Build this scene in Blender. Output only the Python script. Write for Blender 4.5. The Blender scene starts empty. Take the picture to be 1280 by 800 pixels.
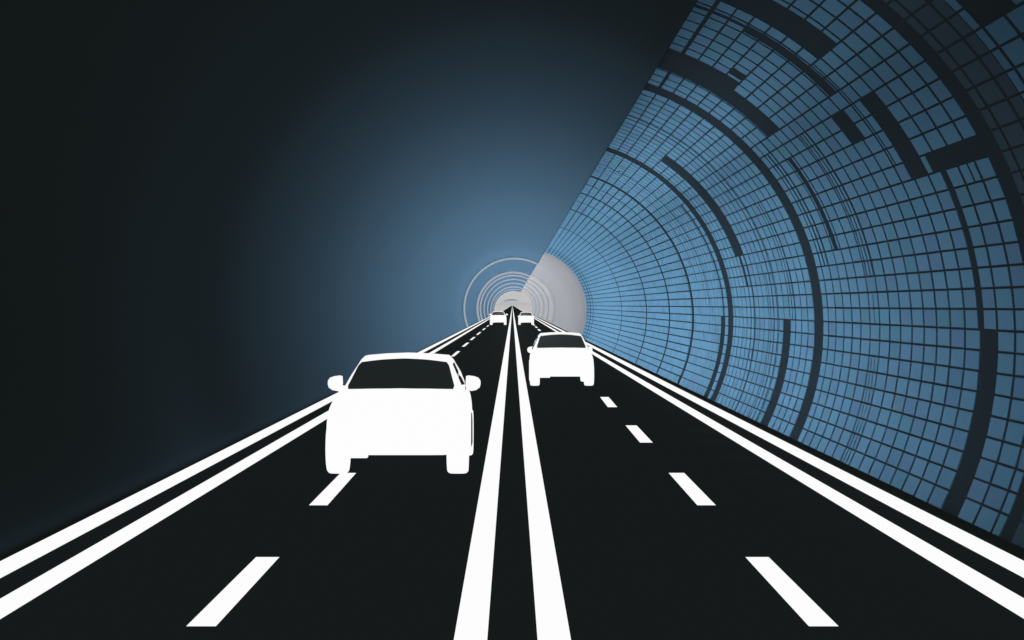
import bpy, bmesh, math, random
from mathutils import Vector
random.seed(7)
S = bpy.context.scene
C = S.collection

# ------------------------------------------------------------------ scale: metres; road level z = 0; travel along +y
H = 2.10            # eye height
F = 2200.0          # focal length in pixels of a 1280 wide picture
WALL_C = (0.805, 1.76)   # axis (x, z) of the tiled right-hand wall
WALL_R = 3.94
KW = F * 4.745      # wall depth = KW / (radius it shows at eye level)
SHELL_R = 4.74
END_Y = 424.0       # where the tunnel opens


# ------------------------------------------------------------------ materials
def mat(name, col, rough=0.8, emit=0.0, emit_col=None, spec=0.0, noise=0.0, nscale=3.0, attr=None):
    m = bpy.data.materials.new(name); m.use_nodes = True
    nt = m.node_tree; b = nt.nodes['Principled BSDF']
    b.inputs['Roughness'].default_value = rough
    b.inputs['Specular IOR Level'].default_value = spec
    b.inputs['Base Color'].default_value = (*col, 1)
    if emit:
        b.inputs['Emission Color'].default_value = (*(emit_col or col), 1)
        b.inputs['Emission Strength'].default_value = emit
    src = None
    if noise:
        tc = nt.nodes.new('ShaderNodeTexCoord')
        n = nt.nodes.new('ShaderNodeTexNoise'); n.inputs['Scale'].default_value = nscale
        n.inputs['Detail'].default_value = 6
        nt.links.new(tc.outputs['Object'], n.inputs['Vector'])
        mr = nt.nodes.new('ShaderNodeMapRange')
        mr.inputs['To Min'].default_value = 1 - noise; mr.inputs['To Max'].default_value = 1 + noise
        nt.links.new(n.outputs['Fac'], mr.inputs['Value'])
        mx = nt.nodes.new('ShaderNodeVectorMath'); mx.operation = 'SCALE'
        mx.inputs[0].default_value = col
        nt.links.new(mr.outputs['Result'], mx.inputs['Scale'])
        src = mx.outputs[0]
    if attr:
        a = nt.nodes.new('ShaderNodeAttribute'); a.attribute_name = attr
        mm = nt.nodes.new('ShaderNodeVectorMath'); mm.operation = 'MULTIPLY'
        if src: nt.links.new(src, mm.inputs[0])
        else: mm.inputs[0].default_value = col
        nt.links.new(a.outputs['Color'], mm.inputs[1])
        src = mm.outputs[0]
    if src: nt.links.new(src, b.inputs['Base Color'])
    m.cycles.emission_sampling = 'NONE'
    return m


AMB = (0.0046, 0.0048, 0.0026)  # ambient light put in as faint emission, on the dark materials below too
WHITE = mat('self_lit_white_paint', (0.002, 0.002, 0.002), 0.6, 0.978, (1, 1, 1))  # near-black base; the white is emission in place of light on the lines
CARW = mat('self_lit_car_paint', (0.002, 0.002, 0.002), 0.5, 0.985, (1, 1, 1))  # cars glow evenly white instead of being lit
GLASS = mat('dark_glass', (0.008, 0.009, 0.009), 0.4, 1.0, (0.0135, 0.0170, 0.0172))
ROAD = mat('asphalt', (0.00060, 0.00070, 0.00070), 0.9, 1.0, (0.0078, 0.0100, 0.0100), noise=0.12, nscale=1.5)
KERB = mat('dark_kerb', (0.00080, 0.00100, 0.00100), 0.9, 1.0, (0.0055, 0.0070, 0.0070))
SHELL = mat('blue_lining', (0.01800, 0.03780, 0.06060), 0.85, 1.0, AMB, noise=0.03, nscale=0.25)
BACK = mat('dark_backing', (0.00460, 0.00780, 0.01120), 0.85, 1.0, (0.0045, 0.0058, 0.0060))
TILE = mat('blue_tile', (0.02950, 0.06850, 0.11000), 0.5, 1.0, (0.002, 0.005, 0.008), attr='tint')
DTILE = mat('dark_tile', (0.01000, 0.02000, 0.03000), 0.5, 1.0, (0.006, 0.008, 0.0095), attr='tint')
GREY = mat('grey_lining', (0.07450, 0.07720, 0.08500), 0.9, noise=0.02, nscale=0.3)
PALE = mat('pale_lining', (0.0900, 0.0924, 0.0970), 0.9, noise=0.02, nscale=0.3)
JOINT = mat('joint_strip', (0.0620, 0.0720, 0.0880), 0.9)
RIB = mat('self_lit_rib', (0.0600, 0.0620, 0.0680), 0.8, 1.0, (0.21, 0.225, 0.265))  # ribs carry their brightness as emission, on top of the lamps
GROUND = mat('bright_ground', (0.50000, 0.50000, 0.50500), 0.95, noise=0.05, nscale=0.01)
HILL = mat('self_lit_hill', (0.10, 0.11, 0.12), 0.95, 1.0, (0.44, 0.45, 0.46))  # distant haze and daylight put in as even glow
BRIDGE = mat('self_lit_bridge', (0.10, 0.14, 0.20), 0.9, 1.0, (0.13, 0.18, 0.26))  # span glows by itself in place of outdoor light


# ------------------------------------------------------------------ helpers
def link(name, bm, material, parent=None, smooth=False):
    me = bpy.data.meshes.new(name)
    bm.normal_update(); bm.to_mesh(me); bm.free()
    if smooth:
        for p in me.polygons: p.use_smooth = True
    o = bpy.data.objects.new(name, me); C.objects.link(o)
    me.materials.append(material)
    if parent: o.parent = parent
    return o


def tag(o, label, cat=None, group=None, kind=None):
    if label: o['label'] = label
    if cat: o['category'] = cat
    if group: o['group'] = group
    if kind: o['kind'] = kind
    return o


def empty(name, loc=(0, 0, 0), rz=0.0):
    o = bpy.data.objects.new(name, None); C.objects.link(o)
    o.location = loc; o.rotation_euler = (0, 0, rz); o.empty_display_size = 0.3
    return o


def face(bm, pts):
    return bm.faces.new([bm.verts.new(p) for p in pts])


def solid(bm, a, b):
    """two matching loops joined into a closed solid"""
    va = [bm.verts.new(p) for p in a]; vb = [bm.verts.new(p) for p in b]
    n = len(va)
    for i in range(n):
        bm.faces.new((va[i], va[(i + 1) % n], vb[(i + 1) % n], vb[i]))
    bm.faces.new(list(reversed(va))); bm.faces.new(vb)
    bmesh.ops.recalc_face_normals(bm, faces=bm.faces[:])


def box(bm, x0, x1, y0, y1, z0, z1):
    solid(bm, [(x0, y0, z0), (x1, y0, z0), (x1, y1, z0), (x0, y1, z0)],
          [(x0, y0, z1), (x1, y0, z1), (x1, y1, z1), (x0, y1, z1)])


# ------------------------------------------------------------------ road and its paint
def strip(bm, x0, x1, ys, z):
    vs = [(bm.verts.new((x0, y, z)), bm.verts.new((x1, y, z))) for y in ys]
    for a, b in zip(vs, vs[1:]):
        bm.faces.new((a[0], a[1], b[1], b[0]))


YS = [-12, 0, 10, 20, 40, 80, 160, 320, END_Y, 800, 1600, 3200, 6500]
bm = bmesh.new(); strip(bm, -4.20, 4.20, YS, 0.0)
road = tag(link('road', bm, ROAD), 'black asphalt four lane road running straight to the tunnel mouth', kind='structure')
for s in (-1, 1):
    bm = bmesh.new(); strip(bm, *sorted((s * 1.872 * H, s * 1.997 * H)), YS, 0.004); link('edge_line', bm, WHITE, road)
    bm = bmesh.new(); strip(bm, *sorted((s * 1.628 * H, s * 1.742 * H)), YS, 0.004); link('edge_line', bm, WHITE, road)
    bm = bmesh.new(); strip(bm, *sorted((s * 0.0750 * H, s * 0.1750 * H)), YS, 0.004); link('centre_line', bm, WHITE, road)


def dash(x0, x1, y0, y1):
    bm = bmesh.new()
    face(bm, [(x0[0], y0, .004), (x0[1], y0, .004), (x1[1], y1, .004), (x1[0], y1, .004)])
    link('lane_dash', bm, WHITE, road)


# dashes: distance of near and far end, lateral centre at near and far end
RIGHT = [(11.49, 14.65, 2.033, 2.036), (18.44, 22.0, 2.035, 2.05), (26.85, 30.7, 2.045, 2.07),
         (36.2, 40.2, 2.06, 2.10), (144, 154, 2.25, 2.27), (163, 174, 2.27, 2.28), (182, 193, 2.28, 2.29)]
for a, b, xa, xb in RIGHT:
    dash((xa - .097, xa + .097), (xb - .097, xb + .097), a, b)
LEFT = [(11.49, 14.65, 2.033, 2.036), (18.44, 22.0, 2.035, 2.05), (80.3, 72.0, 2.45, 2.45), (98.5, 89.0, 2.49, 2.49),
        (116.0, 106.0, 2.50, 2.50), (137.5, 124.5, 2.50, 2.50), (161.0, 148.0, 2.49, 2.49), (183.0, 172.0, 2.48, 2.48)]
for a, b, xa, xb in LEFT:
    if a > b: a, b = b, a
    w_ = .097 if a < 30 else .075
    dash((-xa - w_, -xa + w_), (-xb - w_, -xb + w_), a, b)

# ground under and beside the road inside the tunnel, bright open ground beyond it
bm = bmesh.new(); strip(bm, -5.4, 5.4, [-12, 100, END_Y], -0.006)
tag(link('ground', bm, KERB), 'dark ground under the road', kind='structure')
bm = bmesh.new(); strip(bm, -2500, 2500, [END_Y + .5, 1500, 6500, 9000], -0.05)
tag(link('ground', bm, GROUND), 'pale hazy ground beyond the tunnel mouth', kind='structure')
bm = bmesh.new()
hp = [(-60, 0), (-52, 3), (-45, 5), (-36, 10), (-28, 16), (-18, 21), (-8, 23.5), (4, 22), (16, 16), (30, 12), (60, 9), (90, 4), (110, 0)]
solid(bm, [(x - 6, 5600, z - .5) for x, z in hp], [(x - 6, 5680, z - .5) for x, z in hp])
tag(link('hills', bm, HILL), 'faint pale hill beyond the tunnel mouth', kind='structure')
# thin dark footbridge arch spanning the bright opening
bm = bmesh.new()
ap = []
for i in range(13):
    t = i / 12
    x = -10.6 + 17.6 * t
    z = 2.1 + 4.6 + 2.6 * math.sin(math.pi * (0.08 + 0.72 * t)) - .1 * t
    ap.append((x, z))
lo = [(x, 2300, z - .42 - .3 * math.sin(math.pi * i / 12)) for i, (x, z) in enumerate(ap)]
up = [(x, 2300, z + .42 + .3 * math.sin(math.pi * i / 12)) for i, (x, z) in enumerate(ap)]
ring = lo + up[::-1]
solid(bm, ring, [(x, 2304, z) for x, y, z in ring])
br = link('footbridge', bm, BRIDGE)
tag(br, 'thin dark arched span crossing the bright tunnel mouth far away', 'bridge')
bm = bmesh.new(); box(bm, -10.9, -10.2, 2300.5, 2303.5, -.05, 6.9)
link('pier', bm, HILL, br)
bm = bmesh.new(); box(bm, 6.6, 7.2, 2300.5, 2303.5, -.05, 7.9)
link('pier', bm, HILL, br)


# ------------------------------------------------------------------ smooth left-hand tunnel wall
def shell_axis(y):
    pts = [(-20, 0, 2.1), (110, 0, 2.1), (162, .17, 1.80), (223, .13, 1.64), (300, .22, 1.32), (END_Y, .34, .78)]
    for (a, xa, za), (b, xb, zb) in zip(pts, pts[1:]):
        if y <= b:
            t = (y - a) / (b - a)
            return xa + (xb - xa) * t, za + (zb - za) * t
    return pts[-1][1:]


def arc_pts(cx, cz, r, a0, a1, n, floor=-0.3):
    out = []
    for i in range(n + 1):
        a = a0 + (a1 - a0) * i / n
        out.append((cx + r * math.cos(a), max(floor, cz + r * math.sin(a))))
    return out


def edge_angle(cx, cz, r, deg=58.3):
    # where the arc meets the straight upper edge of the right-hand wall
    a = math.radians(80)
    while math.degrees(math.atan2(cz + r * math.sin(a) - H, cx + r * math.cos(a))) > deg and a > .6:
        a -= .002
    return a


bm = bmesh.new()
ys = [-12 + 8 * i for i in range(55)]; ys = [y for y in ys if y < END_Y] + [END_Y]
rows = []
for y in ys:
    cx, cz = shell_axis(y)
    a1 = math.pi + math.asin(min(1, (cz + .004) / SHELL_R))
    rows.append([bm.verts.new((x, y, z)) for x, z in arc_pts(cx, cz, SHELL_R, edge_angle(cx, cz, SHELL_R), a1, 64)])
for ra, rb in zip(rows, rows[1:]):
    for i in range(64):
        bm.faces.new((ra[i], rb[i], rb[i + 1], ra[i + 1]))
lining = tag(link('tunnel_wall', bm, SHELL, smooth=True), 'smooth dark blue tunnel wall curving up and over the left side of the road', 'wall')
so = lining.modifiers.new('thick', 'SOLIDIFY'); so.thickness = 0.25; so.offset = 1
bm = bmesh.new()
face(bm, [(-5.6, -12.1, -.1), (5.6, -12.1, -.1), (5.6, -12.1, 7.2), (-5.6, -12.1, 7.2)])
link('sky_light_block', bm, KERB, lining)  # unseen cap added behind the camera to shut out sky light

# pale ribs standing proud of the smooth wall
RIBS = [(63.6, 1.9, 2.5, 4.3, 'largest, outermost pale grey arch rib on the smooth blue wall'),
        (46.2, 2.5, 1.2, 4.0, 'thick pale grey arch rib, second inward from the outermost'),
        (42.2, 1.6, 1.3, 4.3, 'thin pale arch rib just inside the thick second one'),
        (37.6, 1.2, 1.5, 4.7, 'thin pale arch rib, fourth counted inward from the outermost'),
        (33.2, 1.2, 1.6, 5.2, 'thin pale arch rib, fifth counted inward from the outermost'),
        (29.2, 1.2, 1.7, 5.7, 'thin pale arch rib, next but one before the bright opening'),
        (26.6, 0.9, 1.8, 6.2, 'smallest pale arch rib, close around the bright opening')]
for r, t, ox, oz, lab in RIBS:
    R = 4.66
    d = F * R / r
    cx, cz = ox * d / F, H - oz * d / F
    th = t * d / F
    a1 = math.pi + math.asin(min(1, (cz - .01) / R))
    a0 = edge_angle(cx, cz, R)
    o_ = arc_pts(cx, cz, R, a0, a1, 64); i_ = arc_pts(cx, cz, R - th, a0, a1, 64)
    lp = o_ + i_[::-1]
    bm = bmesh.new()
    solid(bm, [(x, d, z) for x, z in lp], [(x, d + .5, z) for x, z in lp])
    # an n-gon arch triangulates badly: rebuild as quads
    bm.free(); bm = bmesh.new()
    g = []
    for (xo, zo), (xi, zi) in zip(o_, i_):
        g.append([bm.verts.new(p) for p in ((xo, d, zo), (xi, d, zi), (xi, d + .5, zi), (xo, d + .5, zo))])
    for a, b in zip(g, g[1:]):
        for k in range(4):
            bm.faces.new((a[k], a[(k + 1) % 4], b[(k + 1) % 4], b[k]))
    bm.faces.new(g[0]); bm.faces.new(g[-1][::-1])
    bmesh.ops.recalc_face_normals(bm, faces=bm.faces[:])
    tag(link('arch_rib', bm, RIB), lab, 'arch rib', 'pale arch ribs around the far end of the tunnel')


# ------------------------------------------------------------------ tiled right-hand wall
PHI0, PHI1, NROW = math.radians(-26.05), math.radians(71.4), 32
DPHI = (PHI1 - PHI0) / NROW


def wall_pt(phi, y, inset=0.0):
    r = WALL_R - inset
    return (WALL_C[0] + r * math.cos(phi), y, WALL_C[1] + r * math.sin(phi))


def theta(phi):      # elevation in degrees of a wall row as seen along the road
    p = wall_pt(phi, 0)
    return math.degrees(math.atan2(p[2] - H, p[0]))


def depth(u):        # u: 1e5 / radius on the picture at eye level
    return KW * u * 1e-5


def wall_sheet(name, y0, y1, material, parent, inset=0.0, n=64, thick=0.02):
    bm = bmesh.new()
    m = max(1, int((y1 - y0) / 12))
    rws = []
    for j in range(m + 1):
        y = y0 + (y1 - y0) * j / m
        rws.append([bm.verts.new(wall_pt(PHI0 + (PHI1 - PHI0) * i / n, y, inset)) for i in range(n + 1)])
    for a, b in zip(rws, rws[1:]):
        for i in range(n):
            bm.faces.new((a[i], a[i + 1], b[i + 1], b[i]))
    o = link(name, bm, material, parent, smooth=True)
    s_ = o.modifiers.new('thick', 'SOLIDIFY'); s_.thickness = thick; s_.offset = -1
    return o


wall = empty('tiled_wall', (4.3, 15, 0))
tag(wall, 'curved wall clad in small blue tiles along the right side of the road', 'wall')


def under_wall(o):
    o.parent = wall; o.matrix_parent_inverse = wall.matrix_basis.inverted()
    return o


TILE_END = depth(1078)
under_wall(wall_sheet('backing', -12, TILE_END, BACK, None))

# thin dark shield added to keep the right-hand lamps off the smooth wall
bm = bmesh.new()
fa = math.radians(58.72)
q = [(math.cos(fa) * t, H + math.sin(fa) * t) for t in (2.9, 4.62)]
nx, nz = -math.sin(fa) * .004, math.cos(fa) * .004
solid(bm, [(x, -12, z) for x, z in (q[0], q[1])] + [(x + nx, -12, z + nz) for x, z in (q[1], q[0])],
      [(x, 108, z) for x, z in (q[0], q[1])] + [(x + nx, 108, z + nz) for x, z in (q[1], q[0])])
under_wall(link('light_shield', bm, KERB))

LOW = -3.4
BANDS = [  # u range, theta range
    (256.4, 263.7, -90, 46), (259.2, 262.4, 46, 51), (259.6, 261.2, 51, 90), (236.4, 239.4, 11, 28), (333.2, 336.4, 4, 11.5),
    (361, 370, -90, 34), (363, 364.6, 34, 90), (368, 369, 34, 60),
    (440.2, 444.6, -90, 90), (505.5, 510.5, -90, 90), (592.5, 598, -90, 90), (727.5, 732.5, -90, 90),
    (985, 992, -90, 90), (1016, 1024, -90, 90), (1050, 1056, -90, 90),
    (329, 341, 11.5, 43.5), (328.6, 329.8, -90, 11.5), (333.4, 334.4, -90, 11.5),
    (286.5, 295, -90, LOW), (281.5, 282.3, -4, 20), (284.2, 285, -4, 24),
    (375, 383, -90, LOW), (376, 378.5, LOW, 30),
    (164.3, 170.6, -90, LOW), (169.0, 171.4, LOW, 20.5),
    (221.7, 239.8, 45, 90), (228.8, 239.8, 33.4, 45),
    (172.4, 183.5, 38.2, 90), (188.7, 193, 33.3, 50), (189.3, 191, 50, 90),
    (176.4, 183.5, 18.6, 31), (192.3, 200, 25, 31.5), (215, 220, 44, 46.5),
    (153, 174, 18.4, 20.8),
    (149.7, 154.2, -6, 90),
    (217.3, 218.0, 4, 32), (219.3, 220.0, 4, 30), (221.3, 222.0, 4, 32), (246.5, 247.3, 8, 33), (249.0, 250.2, 6, 30),
    (219.2, 219.7, -90, -9), (221.0, 221.5, -90, -9), (220.0, 220.5, -3.5, 2),
    (147, 150.3, -90, -6),
    (186.4, 187.0, 21, 38), (161.0, 161.6, 15, 19),
    (300, 301, -90, 90), (304.2, 305.2, -90, 90), (308, 308.8, -90, 6),
    (402, 403.2, 0, 90), (410, 411, 0, 90), (422, 423, 8, 60),
    (470, 472, 30, 90), (545, 547, 35, 90),
    (126, 135.2, 30.6, 60),
]
U_REF, DU = 170.4, 5.85
JL, JH = 0.088, 0.0122          # half joint along the road in u, half joint across rows in metres


def cut(iv, cuts):
    out = [iv]
    for a, b in cuts:
        nx = []
        for x0, x1 in out:
            if b <= x0 or a >= x1: nx.append((x0, x1)); continue
            if a > x0: nx.append((x0, a))
            if b < x1: nx.append((b, x1))
        out = nx
    return out


def tile_field(u0, u1, material, thick=0.012):
    bm = bmesh.new()
    lay = bm.loops.layers.color.new('tint')
    n0 = math.floor((u0 - U_REF) / DU) - 1; n1 = math.ceil((u1 - U_REF) / DU) + 1
    jp = JH / WALL_R * (1.35 if u0 > 400 else 1)
    for r in range(NROW):
        p0 = PHI0 + r * DPHI + (0.4 * jp if r == 0 else jp); p1 = PHI0 + (r + 1) * DPHI - (0 if r == NROW - 1 else jp)
        pm = PHI0 + (r + .5) * DPHI
        th = theta(pm)
        if r == NROW - 1 and u1 < 260: p0 += 2.2 * jp
        act = [(a, b) for a, b, t0, t1 in BANDS if t0 <= th < t1]
        for n in range(n0, n1):
            a = max(u0, U_REF + n * DU + DU * JL * .75); b = min(u1, U_REF + (n + 1) * DU - DU * JL * .75)
            if b - a < .4: continue
            for x0, x1 in cut((a, b), act):
                if x1 - x0 < .35: continue
                y0, y1 = depth(x0), depth(x1)
                v = 1 + random.uniform(-.055, .055)
                hue = random.uniform(-.05, .05)
                col = (v * (1 - hue * .6), v * (1 + hue * .5), v * (1 + random.uniform(-.02, .02)), 1)
                q = [(p0, y0), (p0, y1), (p1, y1), (p1, y0)]
                vt = [bm.verts.new(wall_pt(p, y, thick)) for p, y in q]
                vb = [bm.verts.new(wall_pt(p, y, -.004)) for p, y in q]
                fs = [bm.faces.new(vt)]
                for i in range(4):
                    fs.append(bm.faces.new((vb[i], vb[(i + 1) % 4], vt[(i + 1) % 4], vt[i])))
                for f in fs:
                    for l in f.loops: l[lay] = col
    return under_wall(link('tile_panel', bm, material))


for a, b in ((108, 137.6), (150.2, 256.4), (263.7, 361), (370, 441), (444, 506), (510, 593), (597.5, 728), (732, 1078)):
    tile_field(a, b, TILE)
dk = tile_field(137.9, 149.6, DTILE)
dk['label'] = 'band of almost black tiles'

# plain grey lining farther on, then paler lining with thin joints up to the opening
g1 = wall_sheet('grey_wall', TILE_END + .02, 200.0, GREY, None, inset=-.003)
tag(g1, 'flat grey untiled stretch of wall directly beyond the blue tiles', 'wall')
g2 = wall_sheet('pale_wall', 200.02, END_Y, PALE, None, inset=-.01)
tag(g2, 'paler grey ringed stretch of wall between the flat grey one and the opening', 'wall')
for r, t in ((45.4, .55), (39.4, .5), (33.8, .5), (29.6, .5)):
    d = KW / r
    bm = bmesh.new()
    n = 48; w = t * d * d / KW
    g = []
    for i in range(n + 1):
        p = PHI0 + (PHI1 - PHI0) * i / n
        g.append([bm.verts.new(wall_pt(p, d - w, .03)), bm.verts.new(wall_pt(p, d + w, .03)), bm.verts.new(wall_pt(p, d + w, -.02)), bm.verts.new(wall_pt(p, d - w, -.02))])
    for a, b in zip(g, g[1:]):
        for k in range(4): bm.faces.new((a[k], a[(k + 1) % 4], b[(k + 1) % 4], b[k]))
    bmesh.ops.recalc_face_normals(bm, faces=bm.faces[:])
    link('joint_ring', bm, JOINT, g2)

# dark kerb along the foot of the tiled wall
bm = bmesh.new(); box(bm, 4.20, 4.36, -12, TILE_END, -.006, .03)
tag(link('kerb', bm, KERB), 'low dark kerb between the white edge line and the tiled wall', 'kerb')


# ------------------------------------------------------------------ cars
BODY = [  # y, underside z, half width low, half width widest, z of widest, half width top, top z, crown
    (-.72, .36, .56, .68, .55, .60, .70, .01), (-.68, .30, .70, .775, .56, .70, .765, .015), (-.58, .275, .79, .83, .58, .77, .825, .02),
    (-.35, .27, .835, .865, .62, .815, .90, .025), (0, .27, .845, .885, .64, .83, .945, .03), (.45, .27, .845, .89, .65, .835, .985, .03),
    (.9, .27, .845, .885, .65, .835, 1.0, .02), (1.6, .27, .845, .88, .65, .83, 1.0, .0), (2.5, .27, .84, .875, .65, .82, 1.0, .0),
    (3.0, .28, .82, .855, .65, .80, .985, .01), (3.3, .31, .76, .81, .62, .75, .94, .01), (3.42, .38, .64, .72, .6, .66, .84, .01)]
CAB = [  # y, half width at belt, z belt, half width at roof, z roof, crown
    (.42, .775, .945, .735, .975, .035), (1.35, .80, .97, .588, 1.39, .032), (1.75, .80, .97, .60, 1.415, .038),
    (2.3, .80, .97, .60, 1.41, .038), (2.65, .79, .97, .578, 1.375, .032), (3.2, .74, .95, .67, .985, .03)]


def loft(bm, secs):
    prev = None; first = None
    for sec in secs:
        cur = [bm.verts.new(p) for p in sec]
        if prev:
            n = len(cur)
            for i in range(n):
                bm.faces.new((prev[i], prev[(i + 1) % n], cur[(i + 1) % n], cur[i]))
        else: first = cur
        prev = cur
    bm.faces.new(list(reversed(first))); bm.faces.new(prev)


def body_section(y, zb, wl, wm, zm, wt, zt, cr):
    h = [(0, zb), (wl * .55, zb), (wl - .05, zb), (wl, zb + .05), (wl + (wm - wl) * .7, zb + (zm - zb) * .55), (wm, zm), (wm - (wm - wt) * .35, zm + (zt - zm) * .55),
         (wt, zt - .05), (wt - .05, zt), (wt * .5, zt + cr * .7), (0, zt + cr)]
    return [(x, y, z) for x, z in h] + [(-x, y, z) for x, z in h[-2:0:-1]]


def cab_section(y, wb, zb, wt, zt, cr):
    e = min(.05, (zt - zb) * .5)
    h = [(0, zb - .06), (wb, zb - .06), (wb, zb), (wt + (wb - wt) * .5 + .012, (zb + zt) / 2), (wt + .012, zt - e), (wt - .045, zt + .005), (wt * .5, zt + cr * .72), (0, zt + cr)]
    return [(x, y, z) for x, z in h] + [(-x, y, z) for x, z in h[-2:0:-1]]


def lerp(a, b, t): return a + (b - a) * t


def top_pt(i, j, t, s, off=.012):
    """point on the sloping screen between cab sections i and j; t along, s across in -1..1"""
    a, b = CAB[i], CAB[j]
    y = lerp(a[0], b[0], t); wt = lerp(a[3], b[3], t); zt = lerp(a[4], b[4], t); cr = lerp(a[5], b[5], t)
    x = s * wt
    k = abs(s)
    z = zt + (cr * (1 - k * .56) if k < .5 else lerp(cr * .72, .005, (k - .5) / .42) if k < .92 else .005)
    n = Vector((0, -(b[4] - a[4]), (b[0] - a[0]))).normalized()
    if b[0] < a[0]: n = -n
    return (x + n.x * off, y + n.y * off, z + n.z * off)


def pane(name, parent, i, j, t0, t1, s0, s1, bow=0.0):
    bm = bmesh.new(); nx, nt_ = 16, 8
    rc = .10
    g = []
    for q in range(nt_ + 1):
        row = []
        v = q / nt_
        half = lerp(s0, s1, v)
        ed = min(v, 1 - v)
        if ed < .01: half *= .965
        for p in range(nx + 1):
            s = -1 + 2 * p / nx
            t = lerp(t0, t1, v) + bow * (s * s if v < .5 else -s * s) * abs(1 - 2 * v)
            row.append(bm.verts.new(top_pt(i, j, t, s * half)))
        g.append(row)
    for a, b in zip(g, g[1:]):
        for p in range(nx): bm.faces.new((a[p], a[p + 1], b[p + 1], b[p]))
    bmesh.ops.recalc_face_normals(bm, faces=bm.faces[:])
    o = link(name, bm, GLASS, parent)
    return o


def side_window(parent, s, pts):
    """pts: (y, v) with v 0 at belt, 1 at roof"""
    bm = bmesh.new(); vs = []
    for y, v in pts:
        for a, b in zip(CAB, CAB[1:]):
            if a[0] <= y <= b[0]: break
        t = (y - a[0]) / (b[0] - a[0])
        wb, zb, wt, zt = (lerp(a[k], b[k], t) for k in (1, 2, 3, 4))
        x = lerp(wb, wt + .012, v); z = lerp(zb, zt - .05, v)
        vs.append(bm.verts.new((s * (x + .016), y, z)))
    f = bm.faces.new(vs)
    if s < 0: f.normal_flip()
    link('side_window', bm, GLASS, parent)


def wheel(parent, s, y, R=.33, w=.265, out=.878):
    bm = bmesh.new(); n = 40
    prof = [(-.5, .55), (-.5, .80), (-.49, .90), (-.42, .97), (-.30, .995), (0, 1.0), (.30, .995), (.42, .97), (.49, .90), (.5, .80), (.5, .62), (.40, .58), (.38, .2)]
    g = []
    for u, r in prof:
        g.append([bm.verts.new((s * (out - w / 2 + u * w), y + R * r * math.sin(2 * math.pi * k / n), R - R * r * math.cos(2 * math.pi * k / n))) for k in range(n)])
    for a, b in zip(g, g[1:]):
        for k in range(n): bm.faces.new((a[k], a[(k + 1) % n], b[(k + 1) % n], b[k]))
    bm.faces.new(g[0][::-1]); bm.faces.new(g[-1])
    bmesh.ops.recalc_face_normals(bm, faces=bm.faces[:])
    return link('wheel', bm, CARW, parent, smooth=True)


def mirror(parent, s, y, dx=0.0, dz=0.0):
    bm = bmesh.new()
    outl = [(.775, 1.02), (.84, 1.0), (.90, 1.012), (.945, 1.045), (.958, 1.09), (.955, 1.135), (.93, 1.17), (.875, 1.19), (.80, 1.2), (.77, 1.19), (.765, 1.10)]
    sc = [(-.06, .82), (-.04, .96), (0, 1.0), (.05, .98), (.08, .85)]
    cx, cz = .865, 1.10
    loft(bm, [[(s * (cx + (x - cx) * k), y + dy, cz + (z - cz) * k) for x, z in outl] for dy, k in sc])
    for v in bm.verts: v.co.x += s * dx; v.co.z += dz
    # short arm back to the door
    solid(bm, [(s * .70, y - .02, .96), (s * .82, y - .02, 1.0 + dz), (s * .82, y - .02, 1.085 + dz), (s * .70, y - .02, 1.06 + dz * .6)],
          [(s * .70, y + .05, .96), (s * .82, y + .05, 1.0 + dz), (s * .82, y + .05, 1.085 + dz), (s * .70, y + .05, 1.06 + dz * .6)])
    bmesh.ops.recalc_face_normals(bm, faces=bm.faces[:])
    return link('wing_mirror', bm, CARW, parent, smooth=True)


def make_car(name, loc, label, group, rear=False, yaw=0.0):
    c = empty(name, loc, yaw)
    tag(c, label, 'car', group)
    if rear: c.scale = (.945, .945, .945)
    bm = bmesh.new()
    loft(bm, [body_section(*((*s[:6], s[6] - (.055 if s[0] < .6 else .03), s[7]) if rear else s)) for s in BODY])
    bmesh.ops.recalc_face_normals(bm, faces=bm.faces[:])
    b = link('body', bm, CARW, c, smooth=True)
    sb = b.modifiers.new('round', 'SUBSURF'); sb.levels = sb.render_levels = 1
    bm = bmesh.new()
    loft(bm, [cab_section(*s) for s in CAB])
    bmesh.ops.recalc_face_normals(bm, faces=bm.faces[:])
    link('roof', bm, CARW, c)
    # bumper lip under the nose
    bm = bmesh.new(); box(bm, -.62, -.34, -.60, -.40, .245, .30); link('bumper_lip', bm, CARW, c)
    pane('rear_window' if rear else 'windscreen', c, 0, 1, .05, .915, .965, .955, bow=.045)
    pane('windscreen' if rear else 'rear_window', c, 5, 4, .12, .92, .92, .92, bow=.03)
    for s in (-1, 1):
        side_window(c, s, [(.98, .04), (1.72, .04), (1.72, .93), (1.42, .93)])
        side_window(c, s, [(1.82, .04), (2.72, .06), (2.58, .90), (1.82, .93)])
        wheel(c, s, 0.0); wheel(c, s, 2.60)
        mirror(c, s, 2.0, -.02, -.16) if rear else mirror(c, s, .62, .06 if s > 0 else -.015)
        bm = bmesh.new()
        pts = [(.37, .29), (1.25, .29), (1.2, .60), (.9, .70), (.42, .74)]
        f = face(bm, [(s * .9005, y, z) for y, z in pts])
        if s > 0: f.normal_flip()
        o = link('wheel_arch_gap', bm, GLASS, c)
    return c


ONC = 'cars coming towards the viewer'
AWY = 'cars driving away'
make_car('car', (-1.425, 21.95, 0), 'large white oncoming car nearest the viewer in the left lanes, dark windscreen and two mirrors', 'white cars on the road')
make_car('car', (1.29, 45.9, 0), 'mid sized white car in the right lanes ahead, seen against the tiled wall', 'white cars on the road', rear=True)
make_car('car', (-1.52, 188.0, 0), 'tiny white car far off on the left half of the road', 'white cars on the road')
make_car('car', (1.47, 188.0, 0), 'tiny white car far off on the right half of the road', 'white cars on the road', rear=True)


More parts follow.
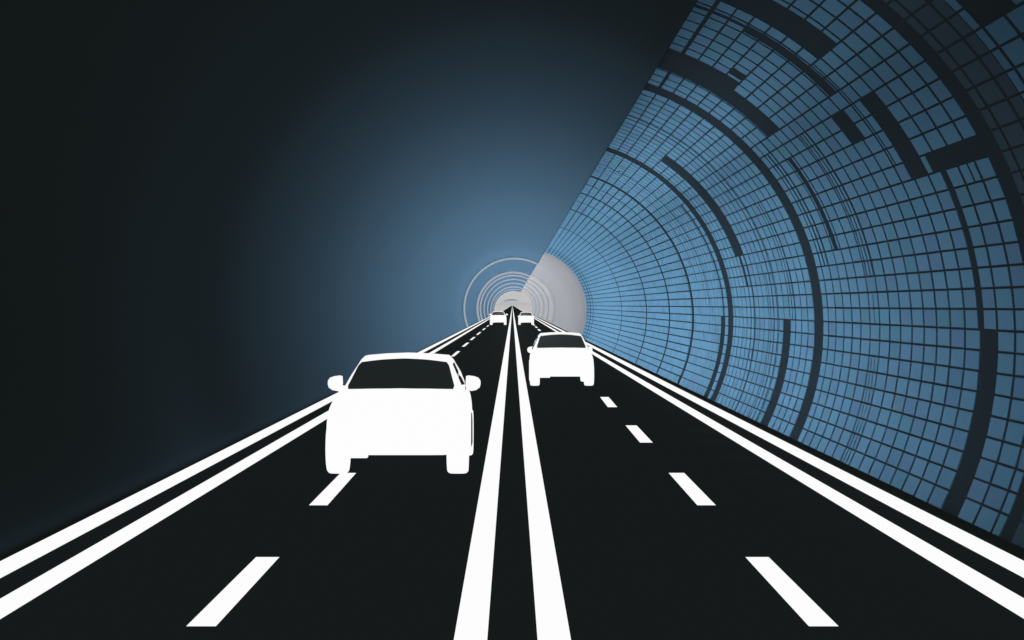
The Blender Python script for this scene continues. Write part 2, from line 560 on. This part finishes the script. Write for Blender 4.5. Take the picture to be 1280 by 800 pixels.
# ------------------------------------------------------------------ added unseen lamps that make the tunnel glow, daylight beyond the mouth
def lamp(kind, loc, watts, aim=None, cone=156, blend=1.0):
    l = bpy.data.lights.new('added_lamp', kind); l.energy = watts * 5; l.color = (1, 1, 1)
    l.shadow_soft_size = 0.01
    o = bpy.data.objects.new('added_lamp', l); C.objects.link(o); o.location = loc
    if aim:
        l.spot_size = math.radians(cone); l.spot_blend = blend
        o.rotation_euler = Vector(aim).to_track_quat('-Z', 'Y').to_euler()
    return o


# (distance along the road, watts): added axial lamps, low spots towards the right wall, upward spots, mid spots
AXIAL = [(32, 28.6), (36, 40.1), (40, 57.4), (44, 77.3), (48, 98.3), (52, 121.2), (56, 144), (60, 161.9), (64, 175.9), (68, 189.7), (72, 205.8), (76, 222.3), (80, 236.1), (84, 247.3), (88, 256.8), (92, 264.5), (96, 270.6), (100, 276), (104, 281), (108, 285.6), (112, 289.5), (116, 293.4), (120, 298), (124, 303.4), (128, 309.5), (132, 315.6), (136, 321.7), (140, 327.8)]
for y, p in AXIAL: lamp('POINT', (.182, y, 2.4), p)
for k in range(48): lamp('POINT', (.182, 145 + 6 * k, 2.4), 533)
LOWER = [(12, 13.8), (14.5, 27.3), (17, 39.8), (19.5, 53.5), (22, 66.2), (24.5, 79), (27, 90.4), (29.5, 98.7), (32, 105), (34.5, 110.9), (37, 115.1), (39.5, 116.7), (42, 116.4), (44.5, 115.3), (47, 112.9), (49.5, 109.7), (52, 105.5), (54.5, 100.8), (57, 96), (59.5, 91.1), (62, 86.3), (64.5, 82.1), (67, 79), (69.5, 78.7), (72, 81.8), (74.5, 80), (77, 78.4), (79.5, 76.5), (82, 74.4), (84.5, 72.1), (87, 69.5), (89.5, 66.7), (92, 63.6), (94.5, 60.3), (97, 56.8), (99.5, 53), (102, 49), (104.5, 44.7), (107, 40.2), (109.5, 35.5), (112, 30.5)]
for y, p in LOWER: lamp('SPOT', (2.3, y, .9), p * (1.12 if y < 30 else 1), aim=(1, 0, .2))
UPPER = [(12, 22.6), (14.5, 38.4), (17, 55.7), (19.5, 74.5), (22, 92.5), (24.5, 114.2), (27, 134.2), (29.5, 142.9), (32, 147.5), (34.5, 154.6), (37, 160.5), (39.5, 159), (42, 154.1), (44.5, 146.9), (47, 138.4), (49.5, 128.8), (52, 118.3), (54.5, 107.1), (57, 95.7), (59.5, 83.9), (62, 71.9), (64.5, 59.3), (67, 45.8), (69.5, 32.1), (72, 19), (74.5, 8.5), (77, 2.5)]
for y, p in [(y + d, p / 3) for y, p in UPPER for d in (-.83, 0, .83)]:
    lamp('SPOT', (1.6, y, 2.2), p * (1.1 if y < 22 else 1.25), aim=(.375, 0, .927), cone=52)
MIDDLE = [(12, 8.6), (14.5, 14.9), (17, 23.5), (19.5, 30.9), (22, 37.6), (24.5, 49.4), (27, 59.9), (29.5, 60.3), (32, 58.2), (34.5, 61.9), (37, 66.7), (39.5, 65.8), (42, 62.6), (44.5, 59.3), (47, 56.3), (49.5, 53.1), (52, 49.2), (54.5, 44.7), (57, 39.9), (59.5, 35.3), (62, 31.5), (64.5, 28.9), (67, 28.1), (69.5, 30.4), (72, 36.3), (74.5, 42.7), (77, 45), (79.5, 43), (82, 38.6), (84.5, 32.9), (87, 27.4), (89.5, 21.9), (92, 16.5), (94.5, 11.1), (97, 6.5), (99.5, 2.7), (102, 0.8)]
for y, p in MIDDLE: lamp('SPOT', (1.0, y, 2.6), p * (.8 if y < 26 else 1.1), aim=(.906, 0, .423), cone=104)

sun_dir = Vector((-.35, .45, .82)).normalized()      # towards the sun, beyond the far mouth
l = bpy.data.lights.new('sun', 'SUN'); l.energy = 2.0; l.angle = math.radians(.5); l.color = (1, .96, .9)
o = bpy.data.objects.new('sun', l); C.objects.link(o)
o.rotation_euler = sun_dir.to_track_quat('Z', 'Y').to_euler()

w = bpy.data.worlds.new('World'); S.world = w; w.use_nodes = True
bg = w.node_tree.nodes['Background']
bg.inputs['Color'].default_value = (.53, .525, .525, 1); bg.inputs['Strength'].default_value = 1.0

# ------------------------------------------------------------------ camera
cd = bpy.data.cameras.new('camera'); cam = bpy.data.objects.new('camera', cd); C.objects.link(cam)
cam.location = (0, 0, H); cam.rotation_euler = (math.radians(90), 0, 0)
cd.sensor_width = 36; cd.lens = 36 * F / 1280
cd.shift_x = -0.5 / 1280; cd.shift_y = -18.5 / 1280
cd.clip_start = .1; cd.clip_end = 20000
S.camera = cam
S.view_settings.view_transform = 'Standard'; S.view_settings.look = 'None'
S.view_settings.exposure = 0; S.view_settings.gamma = 1
cy = S.cycles
cy.max_bounces = 2; cy.diffuse_bounces = 0; cy.glossy_bounces = 0; cy.transmission_bounces = 0
cy.use_denoising = True
S.render.film_transparent = False
